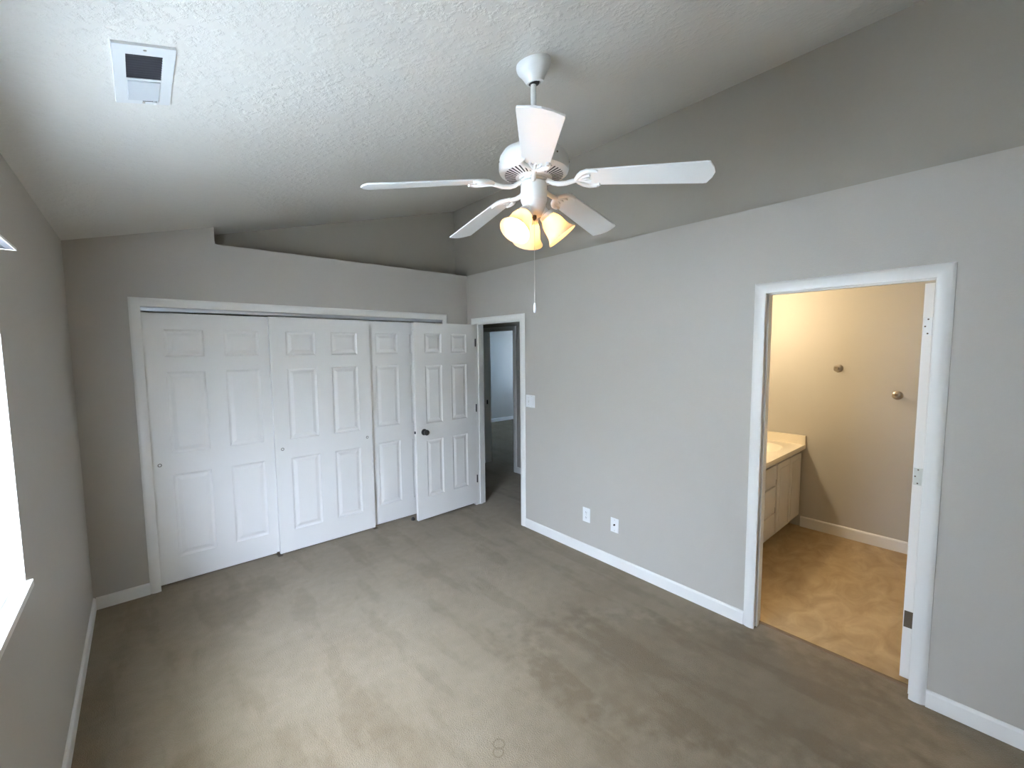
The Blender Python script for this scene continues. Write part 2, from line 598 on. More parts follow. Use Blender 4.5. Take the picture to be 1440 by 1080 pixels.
def jamb_x(bm, x0, x1, y0, y1, zt, stop=None):
    # lining of an opening in a wall that runs along y
    t = 0.018
    box(bm, x0, x1, y0 - t - 0.005, y0 - 0.005, 0, zt + 0.005 + t)
    box(bm, x0, x1, y1 + 0.005, y1 + t + 0.005, 0, zt + 0.005 + t)
    box(bm, x0, x1, y0 - 0.005, y1 + 0.005, zt + 0.005, zt + t + 0.005)
    if stop:
        s0, s1 = stop
        box(bm, s0, s1, y0 - 0.005, y0 + 0.006, 0, zt + 0.005)
        box(bm, s0, s1, y1 - 0.006, y1 + 0.005, 0, zt + 0.005)
        box(bm, s0, s1, y0 + 0.006, y1 - 0.006, zt - 0.006, zt + 0.005)


def pt_right(u, z, p): return (-p, u, z)
def pt_far(u, z, p): return (u, -p, z)


bm = bmesh.new()
casing(bm, pt_far, CX0, CX1, CZ)
for b in ((CX0 - 0.019, CX0 - 0.002, 0, 0.14, 0, CZ + 0.019), (CX1 + 0.002, CX1 + 0.019, 0, 0.14, 0, CZ + 0.019), (CX0 - 0.002, CX1 + 0.002, 0, 0.14, CZ + 0.002, CZ + 0.019)):
    box(bm, *b)
tag(struct('trim_1', bm, M['trim'], smooth=30), 'white casing around the three sliding closet doors', 'door frame')
bm = bmesh.new()
casing(bm, pt_right, HY0, HY1, HZ)
jamb_x(bm, 0.0, 0.115, HY0, HY1, HZ, (0.040, 0.075))
hall_trim = tag(struct('trim_2', bm, M['trim'], smooth=30), 'white casing of the hall doorway in the far right corner', 'door frame')
obj('strike_plate', rbox(-0.004, 0.030, HY0 + 0.0, HY0 + 0.0025, 0.895, 0.955, 0.001), M['black'], hall_trim)['label'] = 'black strike plate'
bm = bmesh.new()
casing(bm, pt_right, BY0, BY1, BZ)
jamb_x(bm, 0.0, 0.115, BY0, BY1, BZ, (0.030, 0.066))
bath_trim = tag(struct('trim_3', bm, M['trim'], smooth=30), 'white casing of the bathroom doorway in the right wall', 'door frame')
def pt_hall(u, z, p): return (XH - p, u, z)
bm = bmesh.new()
casing(bm, pt_hall, OY0, OY1, OZ)
jamb_x(bm, XH, XH + 0.115, OY0, OY1, OZ)
hall2 = tag(struct('trim_4', bm, M['trim'], smooth=30), 'white casing across the hallway seen through the open door', 'door frame')
obj('strike_plate', rbox(XH + 0.03, XH + 0.055, OY1 + 0.001, OY1 + 0.0045, 0.90, 0.965, 0.001), M['black'], hall2)['label'] = 'black strike plate'


# ------------------------------------------------------------------ six-panel doors
def panel_door(w, h, t, cols, rows):
    """leaf in local x 0..w, z 0..h, centred on y=0, raised panels on both faces"""
    bm = bmesh.new()
    xs = sorted({0, w, *[c for p in cols for c in p]})
    zs = sorted({0, h, *[c for p in rows for c in p]})
    for sgn in (-1, 1):
        yf = sgn * t / 2
        for i in range(len(xs) - 1):
            for j in range(len(zs) - 1):
                a, b, c, d = xs[i], xs[i + 1], zs[j], zs[j + 1]
                if (a, b) in cols and (c, d) in rows:
                    steps = [(0, 0), (0.004, 0.004), (0.014, 0.0085), (0.022, 0.0085), (0.042, 0.0025), (0.046, 0.0015)]
                    rings = [[bm.verts.new((x, yf - sgn * dep, z)) for x, z in ((a + s, c + s), (b - s, c + s), (b - s, d - s), (a + s, d - s))] for s, dep in steps]
                    for r1, r2 in zip(rings, rings[1:]):
                        for k in range(4):
                            bm.faces.new((r1[k], r1[(k + 1) % 4], r2[(k + 1) % 4], r2[k]))
                    bm.faces.new(rings[-1])
                else:
                    bm.faces.new([bm.verts.new(p) for p in ((a, yf, c), (b, yf, c), (b, yf, d), (a, yf, d))])
    for a, b in (((0, 0), (0, h)), ((0, h), (w, h)), ((w, h), (w, 0)), ((w, 0), (0, 0))):
        bm.faces.new([bm.verts.new(p) for p in ((a[0], -t / 2, a[1]), (b[0], -t / 2, b[1]), (b[0], t / 2, b[1]), (a[0], t / 2, a[1]))])
    bmesh.ops.remove_doubles(bm, verts=bm.verts, dist=0.0002)
    return bm


def six(w, side, mid, z):
    pw = (w - 2 * side - mid) / 2
    return [(side, side + pw), (w - side - pw, w - side)], [(0.195 - z, 0.82 - z), (0.98 - z, 1.58 - z), (1.69 - z, 1.888 - z)]


def pull(parent, x, z, y):
    mt = Matrix.Translation((x, y, z)) @ Matrix.Rotation(R(90), 4, 'X')
    bm = bmesh.new()
    lathe(bm, [(0.0005, -0.004), (0.006, -0.004), (0.0085, 0.0005), (0.0115, 0.002), (0.0125, 0.0)], 20, mt, close_bot=True)
    obj('finger_pull', bm, M['bronze'], parent, smooth=40)['label'] = 'round metal finger pull'


cd_w, cd_z0, cd_h = 0.835, 0.012, 1.993
cols, rows = six(cd_w, 0.118, 0.130, cd_z0)
for k, (x, y, lab, pulls) in enumerate((
        (-2.737, 0.0725, 'leftmost white six-panel sliding closet door, beside the left wall corner', (0.045,)),
        (-1.950, 0.0285, 'middle white six-panel sliding closet door, overlapping its neighbours in front', (0.055, 0.783)),
        (-1.160, 0.0725, 'rightmost white sliding closet door, half hidden behind the open hall door', ()))):
    d = obj('door_%d' % (k + 1), panel_door(cd_w, cd_h, 0.034, cols, rows), M['door'], loc=(x, y, cd_z0))
    d['kind'] = 'structure'
    tag(d, lab, 'sliding door', 'closet doors')
    for px in pulls: pull(d, px, 0.905 - cd_z0, -0.017)

# closet head track and floor guides
bm = bmesh.new()
box(bm, CX0, CX1, 0.004, 0.008, 2.016, 2.038)
box(bm, CX0, CX1, 0.004, 0.096, 2.034, 2.0395)
box(bm, CX0, CX1, 0.048, 0.052, 2.016, 2.036)
box(bm, CX0, CX1, 0.092, 0.096, 2.016, 2.036)
tag(obj('closet_track', bm, M['alu']), 'aluminium head track above the sliding closet doors', 'door track')
for x, lab in ((-1.955, 'dark floor guide between the left and middle closet doors'), (-1.118, 'dark floor guide between the middle and right closet doors')):
    bm = bmesh.new()
    box(bm, x - 0.018, x + 0.018, -0.004, 0.108, 0.0, 0.005)
    for yy in (0.0055, 0.049, 0.0935):
        box(bm, x - 0.016, x + 0.016, yy, yy + 0.003, 0.005, 0.022 if yy < 0.09 and yy > 0.01 else 0.011)
    tag(obj('floor_guide', bm, M['bronze']), lab, 'door guide', 'closet door floor guides')


# hinge helper: plate against plane, in the parent's local space
def hinge(parent, name, lo, hi, m, lab, screws, barrel=None):
    h = obj(name, rbox(*[c for p in zip(lo, hi) for c in p], 0.0008, 1), m, parent)
    h['label'] = lab
    if barrel:
        bm = bmesh.new()
        tube(bm, [barrel[0], barrel[1]], 0.006, 12)
        obj('hinge_barrel', bm, m, h, smooth=40)
    for p, ax in screws:
        mt = Matrix.Translation(p) @ (Matrix.Rotation(R(-90), 4, 'Y') if ax == 'x' else Matrix.Rotation(R(90), 4, 'X'))
        bm = bmesh.new()
        lathe(bm, [(0.0005, 0.0012), (0.0025, 0.0012), (0.0036, 0.0)], 12, mt, close_bot=True)
        obj('screw', bm, M['bronze'], h, smooth=40)
    return h


# entry (hall) door, swung open against the closet
ew, eh, ez = 0.746, 1.962, 0.030
ang = math.atan2(-0.036, -0.745)
nx = Vector((math.sin(ang), -math.cos(ang)))          # local -y direction in world
ecols, erows = six(ew, 0.118, 0.118, ez)
erows = [(0.25 - ez, 0.825 - ez), (0.995 - ez, 1.572 - ez), (1.693 - ez, 1.888 - ez)]
base = Vector((-0.012, -0.144))
ctr = base + Vector((0.002, 0.0175))
d4 = obj('door_4', panel_door(ew, eh, 0.035, ecols, erows), M['door'], loc=(ctr.x, ctr.y, ez), rot=(0, 0, ang))
d4['kind'] = 'structure'
tag(d4, 'white six-panel hall door with black knob, standing open in front of the closet', 'door')
for sgn in (1, -1):
    mt = Matrix.Translation((ew - 0.088, sgn * 0.0175, 0.914 - ez)) @ Matrix.Rotation(R(-90 * sgn), 4, 'X')
    bm = bmesh.new()
    lathe(bm, [(0.032, 0.0), (0.032, 0.004), (0.028, 0.008), (0.013, 0.010), (0.0115, 0.024), (0.017, 0.031), (0.0265, 0.040), (0.0285, 0.050), (0.025, 0.060), (0.014, 0.0665), (0.001, 0.068)], 28, mt, close_bot=True, close_top=True)
    obj('door_knob', bm, M['black'], d4, smooth=50)['label'] = 'round black door knob'
obj('latch', rbox(ew - 0.001, ew + 0.009, -0.010, 0.010, 0.905 - ez, 0.929 - ez, 0.002), M['black'], d4)['label'] = 'black latch bolt'
for zz in (1.80, 1.09, 0.30):
    bm = bmesh.new()
    tube(bm, [(-0.006, 0.021, zz - ez - 0.042), (-0.006, 0.021, zz - ez + 0.042)], 0.0065, 12)
    box(bm, -0.0045, -0.001, -0.012, 0.018, zz - ez - 0.042, zz - ez + 0.042)
    obj('hinge', bm, M['black'], d4, smooth=40)['label'] = 'dark door hinge'
# floor door stop behind the door's free edge
bm = bmesh.new()
lathe(bm, [(0.019, 0.0), (0.019, 0.006), (0.016, 0.018), (0.012, 0.026), (0.004, 0.030), (0.0005, 0.0305)], 20, None, close_bot=True, close_top=True)
tag(obj('door_stop', bm, M['black'], loc=(-0.745, -0.045, 0), smooth=50), 'small black door stop on the carpet behind the open hall door', 'door stop')

# bathroom door, swung into the bathroom: only its hinged edge shows
bcols, brows = six(0.690, 0.11, 0.11, 0.02)
d5 = obj('door_5', panel_door(0.690, 1.998, 0.035, bcols, brows), M['door'], loc=(0.120, -3.6680, 0.022))
d5['kind'] = 'structure'
tag(d5, 'white bathroom door swung inward, only its hinged edge visible', 'door')
for zz, m, lab, scr in ((1.815, M['white'], 'white painted hinge', True), (1.077, M['oldhinge'], 'greyish painted hinge', True), (0.335, M['bronze'], 'bare bronze hinge', False)):
    zz -= 0.022
    sc = [((-0.0022, -0.002, zz + 0.034), 'x'), ((-0.0022, 0.008, zz), 'x'), ((-0.0022, -0.002, zz - 0.034), 'x')] if scr else []
    hinge(d5, 'hinge', (-0.002, -0.024, zz - 0.043), (0.001, 0.014, zz + 0.043), m, lab, sc, ((-0.006, -0.023, zz - 0.043), (-0.006, -0.023, zz + 0.043)) if scr else None)
bm = bmesh.new()
tube(bm, [(0.690 - 0.062, 0.0175, 0.92), (0.690 - 0.062, 0.075, 0.92)], [0.012, 0.024], 16)
obj('door_knob', bm, M['black'], d5, smooth=50)

# threshold between carpet and bathroom vinyl
bm = bmesh.new()
for i, (p, q) in enumerate((((0.080, 0.0), (0.106, 0.0)),)):
    pass
prof = [(0.078, 0.0), (0.084, 0.006), (0.100, 0.006), (0.106, 0.0)]
ra = [bm.verts.new((x, BY0 - 0.004, z)) for x, z in prof]
rb = [bm.verts.new((x, BY1 + 0.004, z)) for x, z in prof]
for i in range(4):
    bm.faces.new((ra[i], ra[(i + 1) % 4], rb[(i + 1) % 4], rb[i]))
bm.faces.new(ra)
bm.faces.new(list(reversed(rb)))
tag(obj('threshold_strip', bm, M['wood']), 'thin dark strip where carpet meets the bathroom floor', 'threshold')

# ------------------------------------------------------------------ window and blind
win = bpy.data.objects.new('window_1', None)
COL.objects.link(win)
win.location = (-3.2, (WY0 + WY1) / 2, WZ0)
win['kind'] = 'structure'
tag(win, 'bright window with white mini blind in the left wall', 'window')
def lw(x0, x1, y0, y1, z0, z1): return (x0 + 3.2, x1 + 3.2, y0 - (WY0 + WY1) / 2, y1 - (WY0 + WY1) / 2, z0 - WZ0, z1 - WZ0)
f = 0.045
bm = boxes(lw(-3.225, -3.18, WY0, WY0 + f, WZ0, WZ1), lw(-3.225, -3.18, WY1 - f, WY1, WZ0, WZ1), lw(-3.225, -3.18, WY0 + f, WY1 - f, WZ0, WZ0 + f), lw(-3.225, -3.18, WY0 + f, WY1 - f, WZ1 - f, WZ1), lw(-3.22, -3.185, -2.49, -2.45, WZ0 + f, WZ1 - f))
obj('window_frame', bm, M['white'], win)
obj('window_pane', boxes(lw(-3.205, -3.201, WY0 + f, -2.49, WZ0 + f, WZ1 - f)), M['glass'], win)
obj('window_pane', boxes(lw(-3.205, -3.201, -2.45, WY1 - f, WZ0 + f, WZ1 - f)), M['glass'], win)
bm = bmesh.new()
box(bm, *lw(-3.18, -3.070, WY0 - 0.02, WY1 + 0.014, WZ0 - 0.022, WZ0 + 0.004))
bevel_all(bm, 0.004, 2)
obj('window_sill', bm, M['trim'], win)
t_ = 0.006
bm = boxes(lw(-3.18, XL + 0.001, WY1 - t_, WY1, WZ0, WZ1), lw(-3.18, XL + 0.001, WY0, WY0 + t_, WZ0, WZ1), lw(-3.18, XL + 0.001, WY0 + t_, WY1 - t_, WZ1 - t_, WZ1))
obj('window_jamb', bm, M['trim'], win)

bl = thing('window_blind', 'white horizontal mini blind hanging in the left window', 'blind', (-3.122, -2.6, WZ0))
bm = bmesh.new()
y0, y1 = WY0 + 0.02 + 2.6, WY1 - 0.024 + 2.6
tilt = R(57)
nsl = 52
for i in range(nsl):
    z = 0.040 + i * 0.0200
    pr = []
    for k in range(5):
        s = (k / 4 - 0.5) * 0.025
        c = 0.0016 * (1 - (2 * k / 4 - 1) ** 2)
        pr.append((s * math.cos(tilt) + c * math.sin(tilt), z - s * math.sin(tilt) + c * math.cos(tilt)))
    a = [bm.verts.new((x, y0, zz)) for x, zz in pr]
    b = [bm.verts.new((x, y1, zz)) for x, zz in pr]
    for k in range(4):
        bm.faces.new((a[k], a[k + 1], b[k + 1], b[k]))
obj('slats', bm, M['slat'], bl, smooth=60)
obj('bottom_rail', rbox(-0.012, 0.012, y0, y1, 0.008, 0.024, 0.003), M['white'], bl)
for yy in (y0 + 0.18, y1 - 0.18):
    bm = bmesh.new()
    tube(bm, [(0.0125, yy, 0.02), (0.0125, yy, 1.085)], 0.0008, 6)
    obj('ladder_cord', bm, M['plastic'], bl)
bm = bmesh.new()
va, vb, vz = WY0 + 2.6, WY1 + 2.6, 2.050 - WZ0
box(bm, 0.0352, 0.088, va, vb, vz + 0.004, vz + 0.007)
box(bm, 0.0855, 0.088, va, vb, vz - 0.001, vz + 0.004)
box(bm, 0.0352, 0.0855, vb - 0.0025, vb, vz - 0.001, vz + 0.004)
box(bm, 0.0352, 0.0855, va, va + 0.0025, vz - 0.001, vz + 0.004)
obj('valance', bm, M['white'], bl)['label'] = 'thin white valance plate above the blind'
obj('underside_shade', boxes((0.0352, 0.0853, va + 0.003, vb - 0.003, vz + 0.0005, vz + 0.0038)), M['shaded_underside'], bl)['label'] = 'valance underside with shade put into its dark colour'  # dark sheet added to paint shade onto the valance underside
obj('valance_slot', boxes((0.056, 0.066, va + 0.01, vb - 0.012, vz - 0.0002, vz + 0.0004)), M['dark'], bl)
bm = bmesh.new()
box(bm, -0.016, 0.016, y0, y1, 1.090, 1.128)
obj('head_rail', bm, M['white'], bl)

# window of the room across the hallway
w2 = bpy.data.objects.new('window_2', None)
COL.objects.link(w2)
w2.location = (4.95, 2.6, 0.9)
w2['kind'] = 'structure'
bm = boxes((-0.04, 0.0, -0.8, -0.75, 0, 1.2), (-0.04, 0.0, 0.75, 0.8, 0, 1.2), (-0.04, 0, -0.75, 0.75, 0, 0.05), (-0.04, 0, -0.75, 0.75, 1.15, 1.2))
obj('window_frame', bm, M['white'], w2)
obj('window_pane', boxes((-0.022, -0.018, -0.75, 0.75, 0.05, 1.15)), M['glass'], w2)

bm = bmesh.new()
n_ = 60
pts = [(-0.75 + 1.5 * i / n_, 0.012 * math.sin(i * 0.9)) for i in range(n_ + 1)]
lo = [bm.verts.new((-0.08 + d, y, 0.0)) for y, d in pts]
hi = [bm.verts.new((-0.08 + d, y, 1.2)) for y, d in pts]
for i in range(n_):
    bm.faces.new((lo[i], lo[i + 1], hi[i + 1], hi[i]))
cu = obj('dimming_curtain', bm, M['dimming_curtain'], loc=(4.95, 2.6, 0.9), smooth=60)  # added unseen cloth, cuts the daylight entering the room across the hall
tag(cu, 'blue grey cloth added to dim the unseen window across the hallway', 'dimming_curtain')

# ------------------------------------------------------------------ ceiling fan
FX, FY = -1.510, -2.636
FZ = 2.854
KF = (ZL - CAM.z + SL * (CAM.x - XL)) / ((FZ - CAM.z) - SL * (FX - CAM.x))   # distance that seats the canopy on the ceiling
fan = thing('ceiling_fan', 'white five-blade ceiling fan with three-shade light kit on the sloped ceiling', 'ceiling fan', CAM + KF * (Vector((FX, FY, FZ)) - CAM))
fan.scale = (KF, KF, KF)
def fz(z): return z - FZ
slope_m = Matrix.Rotation(-math.atan(SL), 4, 'Y')
bm = bmesh.new()
# canopy: bell, seated square on the slope, swept towards the vertical rod
prof = [(0.068, 0.004), (0.070, -0.006), (0.069, -0.018), (0.064, -0.030), (0.055, -0.040), (0.047, -0.052), (0.040, -0.064), (0.034, -0.074), (0.024, -0.076), (0.020, -0.070)]
lathe(bm, prof, 40, slope_m @ Matrix.Shear('XY', 4, (SL * 0.55, 0.0)), close_bot=True)
obj('canopy', bm, M['white'], fan, smooth=40)
bm = bmesh.new()
lathe(bm, [(0.0005, -0.060), (0.024, -0.060), (0.026, -0.068), (0.022, -0.080), (0.014, -0.086), (0.0005, -0.086)], 24)
obj('hanger_ball', bm, M['black'], fan, smooth=50)['label'] = 'dark hanger ball in the canopy mouth'
bm = bmesh.new()
tube(bm, [(0, 0, -0.070), (0, 0, fz(2.525))], 0.0110, 16)
obj('downrod', bm, M['white'], fan, smooth=50)
bm = bmesh.new()
hp = [(0.0135, 2.575), (0.020, 2.572), (0.030, 2.560), (0.034, 2.540), (0.060, 2.528), (0.098, 2.519), (0.124, 2.505), (0.137, 2.486), (0.141, 2.468), (0.141, 2.440), (0.138, 2.431), (0.128, 2.424), (0.060, 2.410), (0.057, 2.404), (0.0005, 2.404)]
lathe(bm, [(r_, fz(z)) for r_, z in hp], 56)
housing = obj('motor_housing', bm, M['white'], fan, smooth=35)
bm = bmesh.new()
for i in range(40):
    a = 2 * math.pi * i / 40
    mt = Matrix.Rotation(a, 4, 'Z') @ Matrix.Translation((0.0, 0, 0))
    p0, p1 = (0.074, fz(2.4127)), (0.118, fz(2.4217))
    w0, w1 = 0.0022, 0.0034
    vs = [mt @ Vector(v) for v in ((p0[0], -w0, p0[1] - 0.0008), (p1[0], -w1, p1[1] - 0.0008), (p1[0], w1, p1[1] - 0.0008), (p0[0], w0, p0[1] - 0.0008))]
    vs2 = [v - Vector((0, 0, 0.0006)) for v in vs]
    A = [bm.verts.new(v) for v in vs]
    B = [bm.verts.new(v) for v in vs2]
    bm.faces.new(A)
    bm.faces.new(list(reversed(B)))
    for k in range(4):
        bm.faces.new((A[k], A[(k + 1) % 4], B[(k + 1) % 4], B[k]))
obj('vent_slots', bm, M['dark'], housing)
for a in (R(150), R(265), R(310), R(30)):
    mt = Matrix.Rotation(a, 4, 'Z') @ Matrix.Translation((0.141, 0, fz(2.464))) @ Matrix.Rotation(R(90), 4, 'Y')
    bm = bmesh.new()
    lathe(bm, [(0.0035, -0.001), (0.0035, 0.0012), (0.0005, 0.0016)], 12, mt, close_bot=True)
    obj('screw', bm, M['bronze'], housing)
# flywheel, dark under the housing
bm = bmesh.new()
lathe(bm, [(0.0005, fz(2.405)), (0.056, fz(2.405)), (0.058, fz(2.400)), (0.058, fz(2.394)), (0.045, fz(2.392)), (0.0005, fz(2.392))], 32)
obj('flywheel', bm, M['oldhinge'], fan, smooth=40)['label'] = 'greyish rotor disc under the motor'
# blades
ZB = 2.407
R0, R1 = 0.185, 0.672
def blade_outline():
    o = []
    for k in range(9):                                  # rounded root
        a = R(90 + 180 * k / 8)
        o.append((R0 + 0.038 + 0.038 * math.cos(a), 0.050 * math.sin(a)))
    o += [(R1 - 0.034, -0.066), (R1 - 0.022, -0.064), (R1 - 0.006, -0.030), (R1 - 0.004, -0.012), (R1, 0.0), (R1 - 0.004, 0.012), (R1 - 0.006, 0.030), (R1 - 0.022, 0.064), (R1 - 0.034, 0.066)]
    return o
bm = bmesh.new()
sheet(bm, blade_outline(), -0.003, 0.003)
bmesh.ops.bevel(bm, geom=[e for e in bm.edges if abs(e.verts[0].co.z - e.verts[1].co.z) < 1e-6], offset=0.0012, segments=1, affect='EDGES')
bmesh.ops.recalc_face_normals(bm, faces=list(bm.faces))
blade_me = bpy.data.meshes.new('blade')
bm.to_mesh(blade_me)
bm.free()
blade_me.materials.append(M['white'])
# iron: arm dropping from the flywheel, then an open scalloped bracket under the blade root
def iron_bm():
    bm = bmesh.new()
    tube(bm, [(0.040, 0, -0.004), (0.064, 0, -0.010), (0.084, 0, -0.020), (0.104, 0, -0.024), (0.135, 0, -0.022), (0.160, 0, -0.015), (0.178, 0, -0.010)], [0.010, 0.010, 0.0095, 0.0095, 0.0095, 0.0090, 0.0085], 10)
    # two curved horns and a centre leaf
    for s in (-1, 1):
        tube(bm, [(0.172, 0, -0.009), (0.184, s * 0.020, -0.008), (0.200, s * 0.038, -0.007), (0.222, s * 0.049, -0.0065), (0.246, s * 0.049, -0.0065), (0.262, s * 0.041, -0.0065)], [0.008, 0.009, 0.0095, 0.009, 0.0075, 0.0055], 8)
        tube(bm, [(0.176, 0, -0.008), (0.196, s * 0.008, -0.0065), (0.214, s * 0.018, -0.006), (0.230, s * 0.020, -0.006)], [0.007, 0.0065, 0.006, 0.0045], 8)
    tube(bm, [(0.176, 0, -0.008), (0.200, 0, -0.006), (0.226, 0, -0.006)], [0.007, 0.008, 0.004], 8)
    return bm
iron_me = None
screw_me = None
for k in range(5):
    a = 0.203 + k * 2 * math.pi / 5
    rot = Matrix.Rotation(a, 4, 'Z')
    e = bpy.data.objects.new('blade', blade_me)
    COL.objects.link(e)
    e.parent = fan
    tiltm = Matrix.Rotation(R(-1.3), 4, Vector((fw.x, fw.y, 0)).normalized())
    e.matrix_local = Matrix.Translation((0, 0, fz(ZB))) @ tiltm @ rot @ Matrix.Rotation(R(6.8), 4, 'Y') @ Matrix.Rotation(R(-12), 4, 'X')
    if iron_me is None:
        io = obj('blade_iron', iron_bm(), M['white'], e, smooth=50)
        iron_me = io.data
        bm = bmesh.new()
        lathe(bm, [(0.0045, 0.0), (0.0040, -0.002), (0.0005, -0.003)], 10, Matrix.Translation((0.254, 0.044, -0.0125)))
        bm2 = bm
        so = obj('screw', bm2, M['nickel'], e)
        screw_me = so.data
    else:
        io = bpy.data.objects.new('blade_iron', iron_me)
        COL.objects.link(io)
        io.parent = e
        so = bpy.data.objects.new('screw', screw_me)
        COL.objects.link(so)
        so.parent = e
# switch housing and light fitter
bm = bmesh.new()
sp = [(0.020, 2.396), (0.048, 2.393), (0.0525, 2.388), (0.0535, 2.380), (0.0535, 2.322), (0.0505, 2.314), (0.0480, 2.310), (0.0470, 2.290), (0.042, 2.274), (0.032, 2.262), (0.016, 2.256), (0.0005, 2.255)]
lathe(bm, [(r_, fz(z)) for r_, z in sp], 40)
obj('switch_housing', bm, M['white'], fan, smooth=30)
for k, az in enumerate((R(186), R(320), R(60))):
    tl = R(38)
    axis = Vector((math.cos(az) * math.sin(tl), math.sin(az) * math.sin(tl), -math.cos(tl)))
    root = Vector((math.cos(az) * 0.030, math.sin(az) * 0.030, fz(2.290)))
    neck = root + axis * 0.028
    q = axis.to_track_quat('Z', 'Y').to_matrix().to_4x4()
    mt = Matrix.Translation(neck) @ q
    bm = bmesh.new()
    lathe(bm, [(0.018, -0.024), (0.020, -0.004), (0.029, 0.0), (0.0305, 0.004), (0.0305, 0.016), (0.028, 0.018)], 28, mt, close_bot=True)
    sock = obj('lamp_socket', bm, M['white'], fan, smooth=35)
    bm = bmesh.new()
    n = 60
    prof = [(0.0265, 0.006), (0.030, 0.016), (0.0385, 0.032), (0.0440, 0.050), (0.0470, 0.070), (0.0510, 0.088), (0.0590, 0.102), (0.0655, 0.110), (0.0640, 0.1115)]
    inner = [(r_ - 0.0028, z) for r_, z in reversed(prof[:-1])]
    rings = []
    for r_, z in prof + inner:
        rings.append([bm.verts.new(mt @ Vector(((r_ + 0.0006 * (-1) ** i) * math.cos(2 * math.pi * i / n), (r_ + 0.0006 * (-1) ** i) * math.sin(2 * math.pi * i / n), z))) for i in range(n)])
    for a, b in zip(rings, rings[1:]):
        for i in range(n):
            j = (i + 1) % n
            bm.faces.new((a[i], a[j], b[j], b[i]))
    sh = obj('lamp_shade', bm, M['shade'], fan, smooth=60)
    bm = bmesh.new()
    lathe(bm, [(0.0005, 0.014), (0.010, 0.016), (0.012, 0.028), (0.0165, 0.046), (0.0185, 0.060), (0.0165, 0.074), (0.010, 0.083), (0.0005, 0.087)], 20, mt)
    obj('bulb', bm, M['bulb'], sh, smooth=60)
bm = bmesh.new()
lathe(bm, [(0.0005, fz(2.262)), (0.009, fz(2.258)), (0.0095, fz(2.248)), (0.0045, fz(2.240)), (0.0005, fz(2.238))], 16, Matrix.Translation((-0.012, -0.014, 0)))
obj('finial', bm, M['bronze'], fan, smooth=50)['label'] = 'small brass finial under the light kit'
bm = bmesh.new()
tube(bm, [(-0.012, -0.014, fz(2.245)), (-0.012, -0.014, fz(1.910))], 0.0011, 8)
chain = obj('pull_chain', bm, M['nickel'], fan)
bm = bmesh.new()
lathe(bm, [(0.0005, fz(1.912)), (0.003, fz(1.910)), (0.0055, fz(1.898)), (0.006, fz(1.884)), (0.005, fz(1.873)), (0.0005, fz(1.870))], 14, Matrix.Translation((-0.012, -0.014, 0)))
obj('chain_fob', bm, M['plastic'], chain, smooth=60)

# ------------------------------------------------------------------ ceiling vent on the slope
vx0, vx1, vy0, vy1 = -2.768, -2.634, -2.392, -2.045
vo = Vector(((vx0 + vx1) / 2, (vy0 + vy1) / 2, 0))
vo.z = zc(vo.x)
vent = thing('ceiling_vent', 'white ceiling register with dark louvres near the left wall', 'vent', vo)
vent.rotation_euler = (0, -math.atan(SL), 0)
hw, hl = (vx1 - vx0) / 2 * math.sqrt(1 + SL * SL), (vy1 - vy0) / 2
lx0, lx1 = -0.042, 0.041
ly0, ly1 = -hl + 0.046, -hl + 0.180
bm = bmesh.new()
th = 0.007
for b in ((-hw, lx0, -hl, hl, -th, 0.0), (lx1, hw, -hl, hl, -th, 0.0), (lx0, lx1, -hl, ly0, -th, 0.0), (lx0, lx1, ly1, hl, -th, 0.0)):
    box(bm, *b)
obj('face_plate', bm, M['plate'], vent)
obj('duct', boxes((lx0, lx1, ly0, ly1, -0.0012, -0.0006)), M['dark'], vent)['label'] = 'dark duct opening'
bm = bmesh.new()
for i in range(10):
    y = ly0 + 0.008 + i * (ly1 - ly0 - 0.012) / 9
    a = [bm.verts.new(p) for p in ((lx0, y - 0.003, -0.0015), (lx1, y - 0.003, -0.0015), (lx1, y + 0.0010, -0.0065), (lx0, y + 0.0010, -0.0065))]
    b = [bm.verts.new((p.co.x, p.co.y + 0.001, p.co.z)) for p in a]
    bm.faces.new(a)
    bm.faces.new(list(reversed(b)))
    for k in range(4):
        bm.faces.new((a[k], a[(k + 1) % 4], b[(k + 1) % 4], b[k]))
obj('louvres', bm, M['louvre'], vent)
obj('damper_panel', rbox(lx0 + 0.002, lx1 - 0.002, ly1 + 0.012, hl - 0.030, -0.0105, -0.005, 0.002), M['damper'], vent)
obj('damper_slot', boxes((-0.003, 0.034, hl - 0.024, hl - 0.020, -0.0076, -0.0066)), M['dark'], vent)
obj('damper_lever', rbox(0.024, 0.032, hl - 0.026, hl - 0.012, -0.014, -0.006, 0.001), M['white'], vent)
for xx, yy in ((0.0, -hl + 0.020), (0.0, hl - 0.010)):
    bm = bmesh.new()
    lathe(bm, [(0.0042, -0.0068), (0.0035, -0.0085), (0.0005, -0.009)], 12, Matrix.Translation((xx, yy, 0)))
    obj('screw', bm, M['nickel'], vent)


# ------------------------------------------------------------------ plates on the right wall
def plate(name, lab, cat, y, z, w, h):
    t = thing(name, lab, cat, (0.0, y, z))
    obj('face_plate', rbox(-0.006, 0.0, -w / 2, w / 2, -h / 2, h / 2, 0.0022, 2), M['plastic'], t)
    return t


def pscrew(t, y, z):
    bm = bmesh.new()
    lathe(bm, [(0.0032, 0.0), (0.0028, 0.0012), (0.0005, 0.0016)], 12, Matrix.Translation((-0.006, y, z)) @ Matrix.Rotation(R(-90), 4, 'Y'))
    obj('screw', bm, M['nickel'], t)


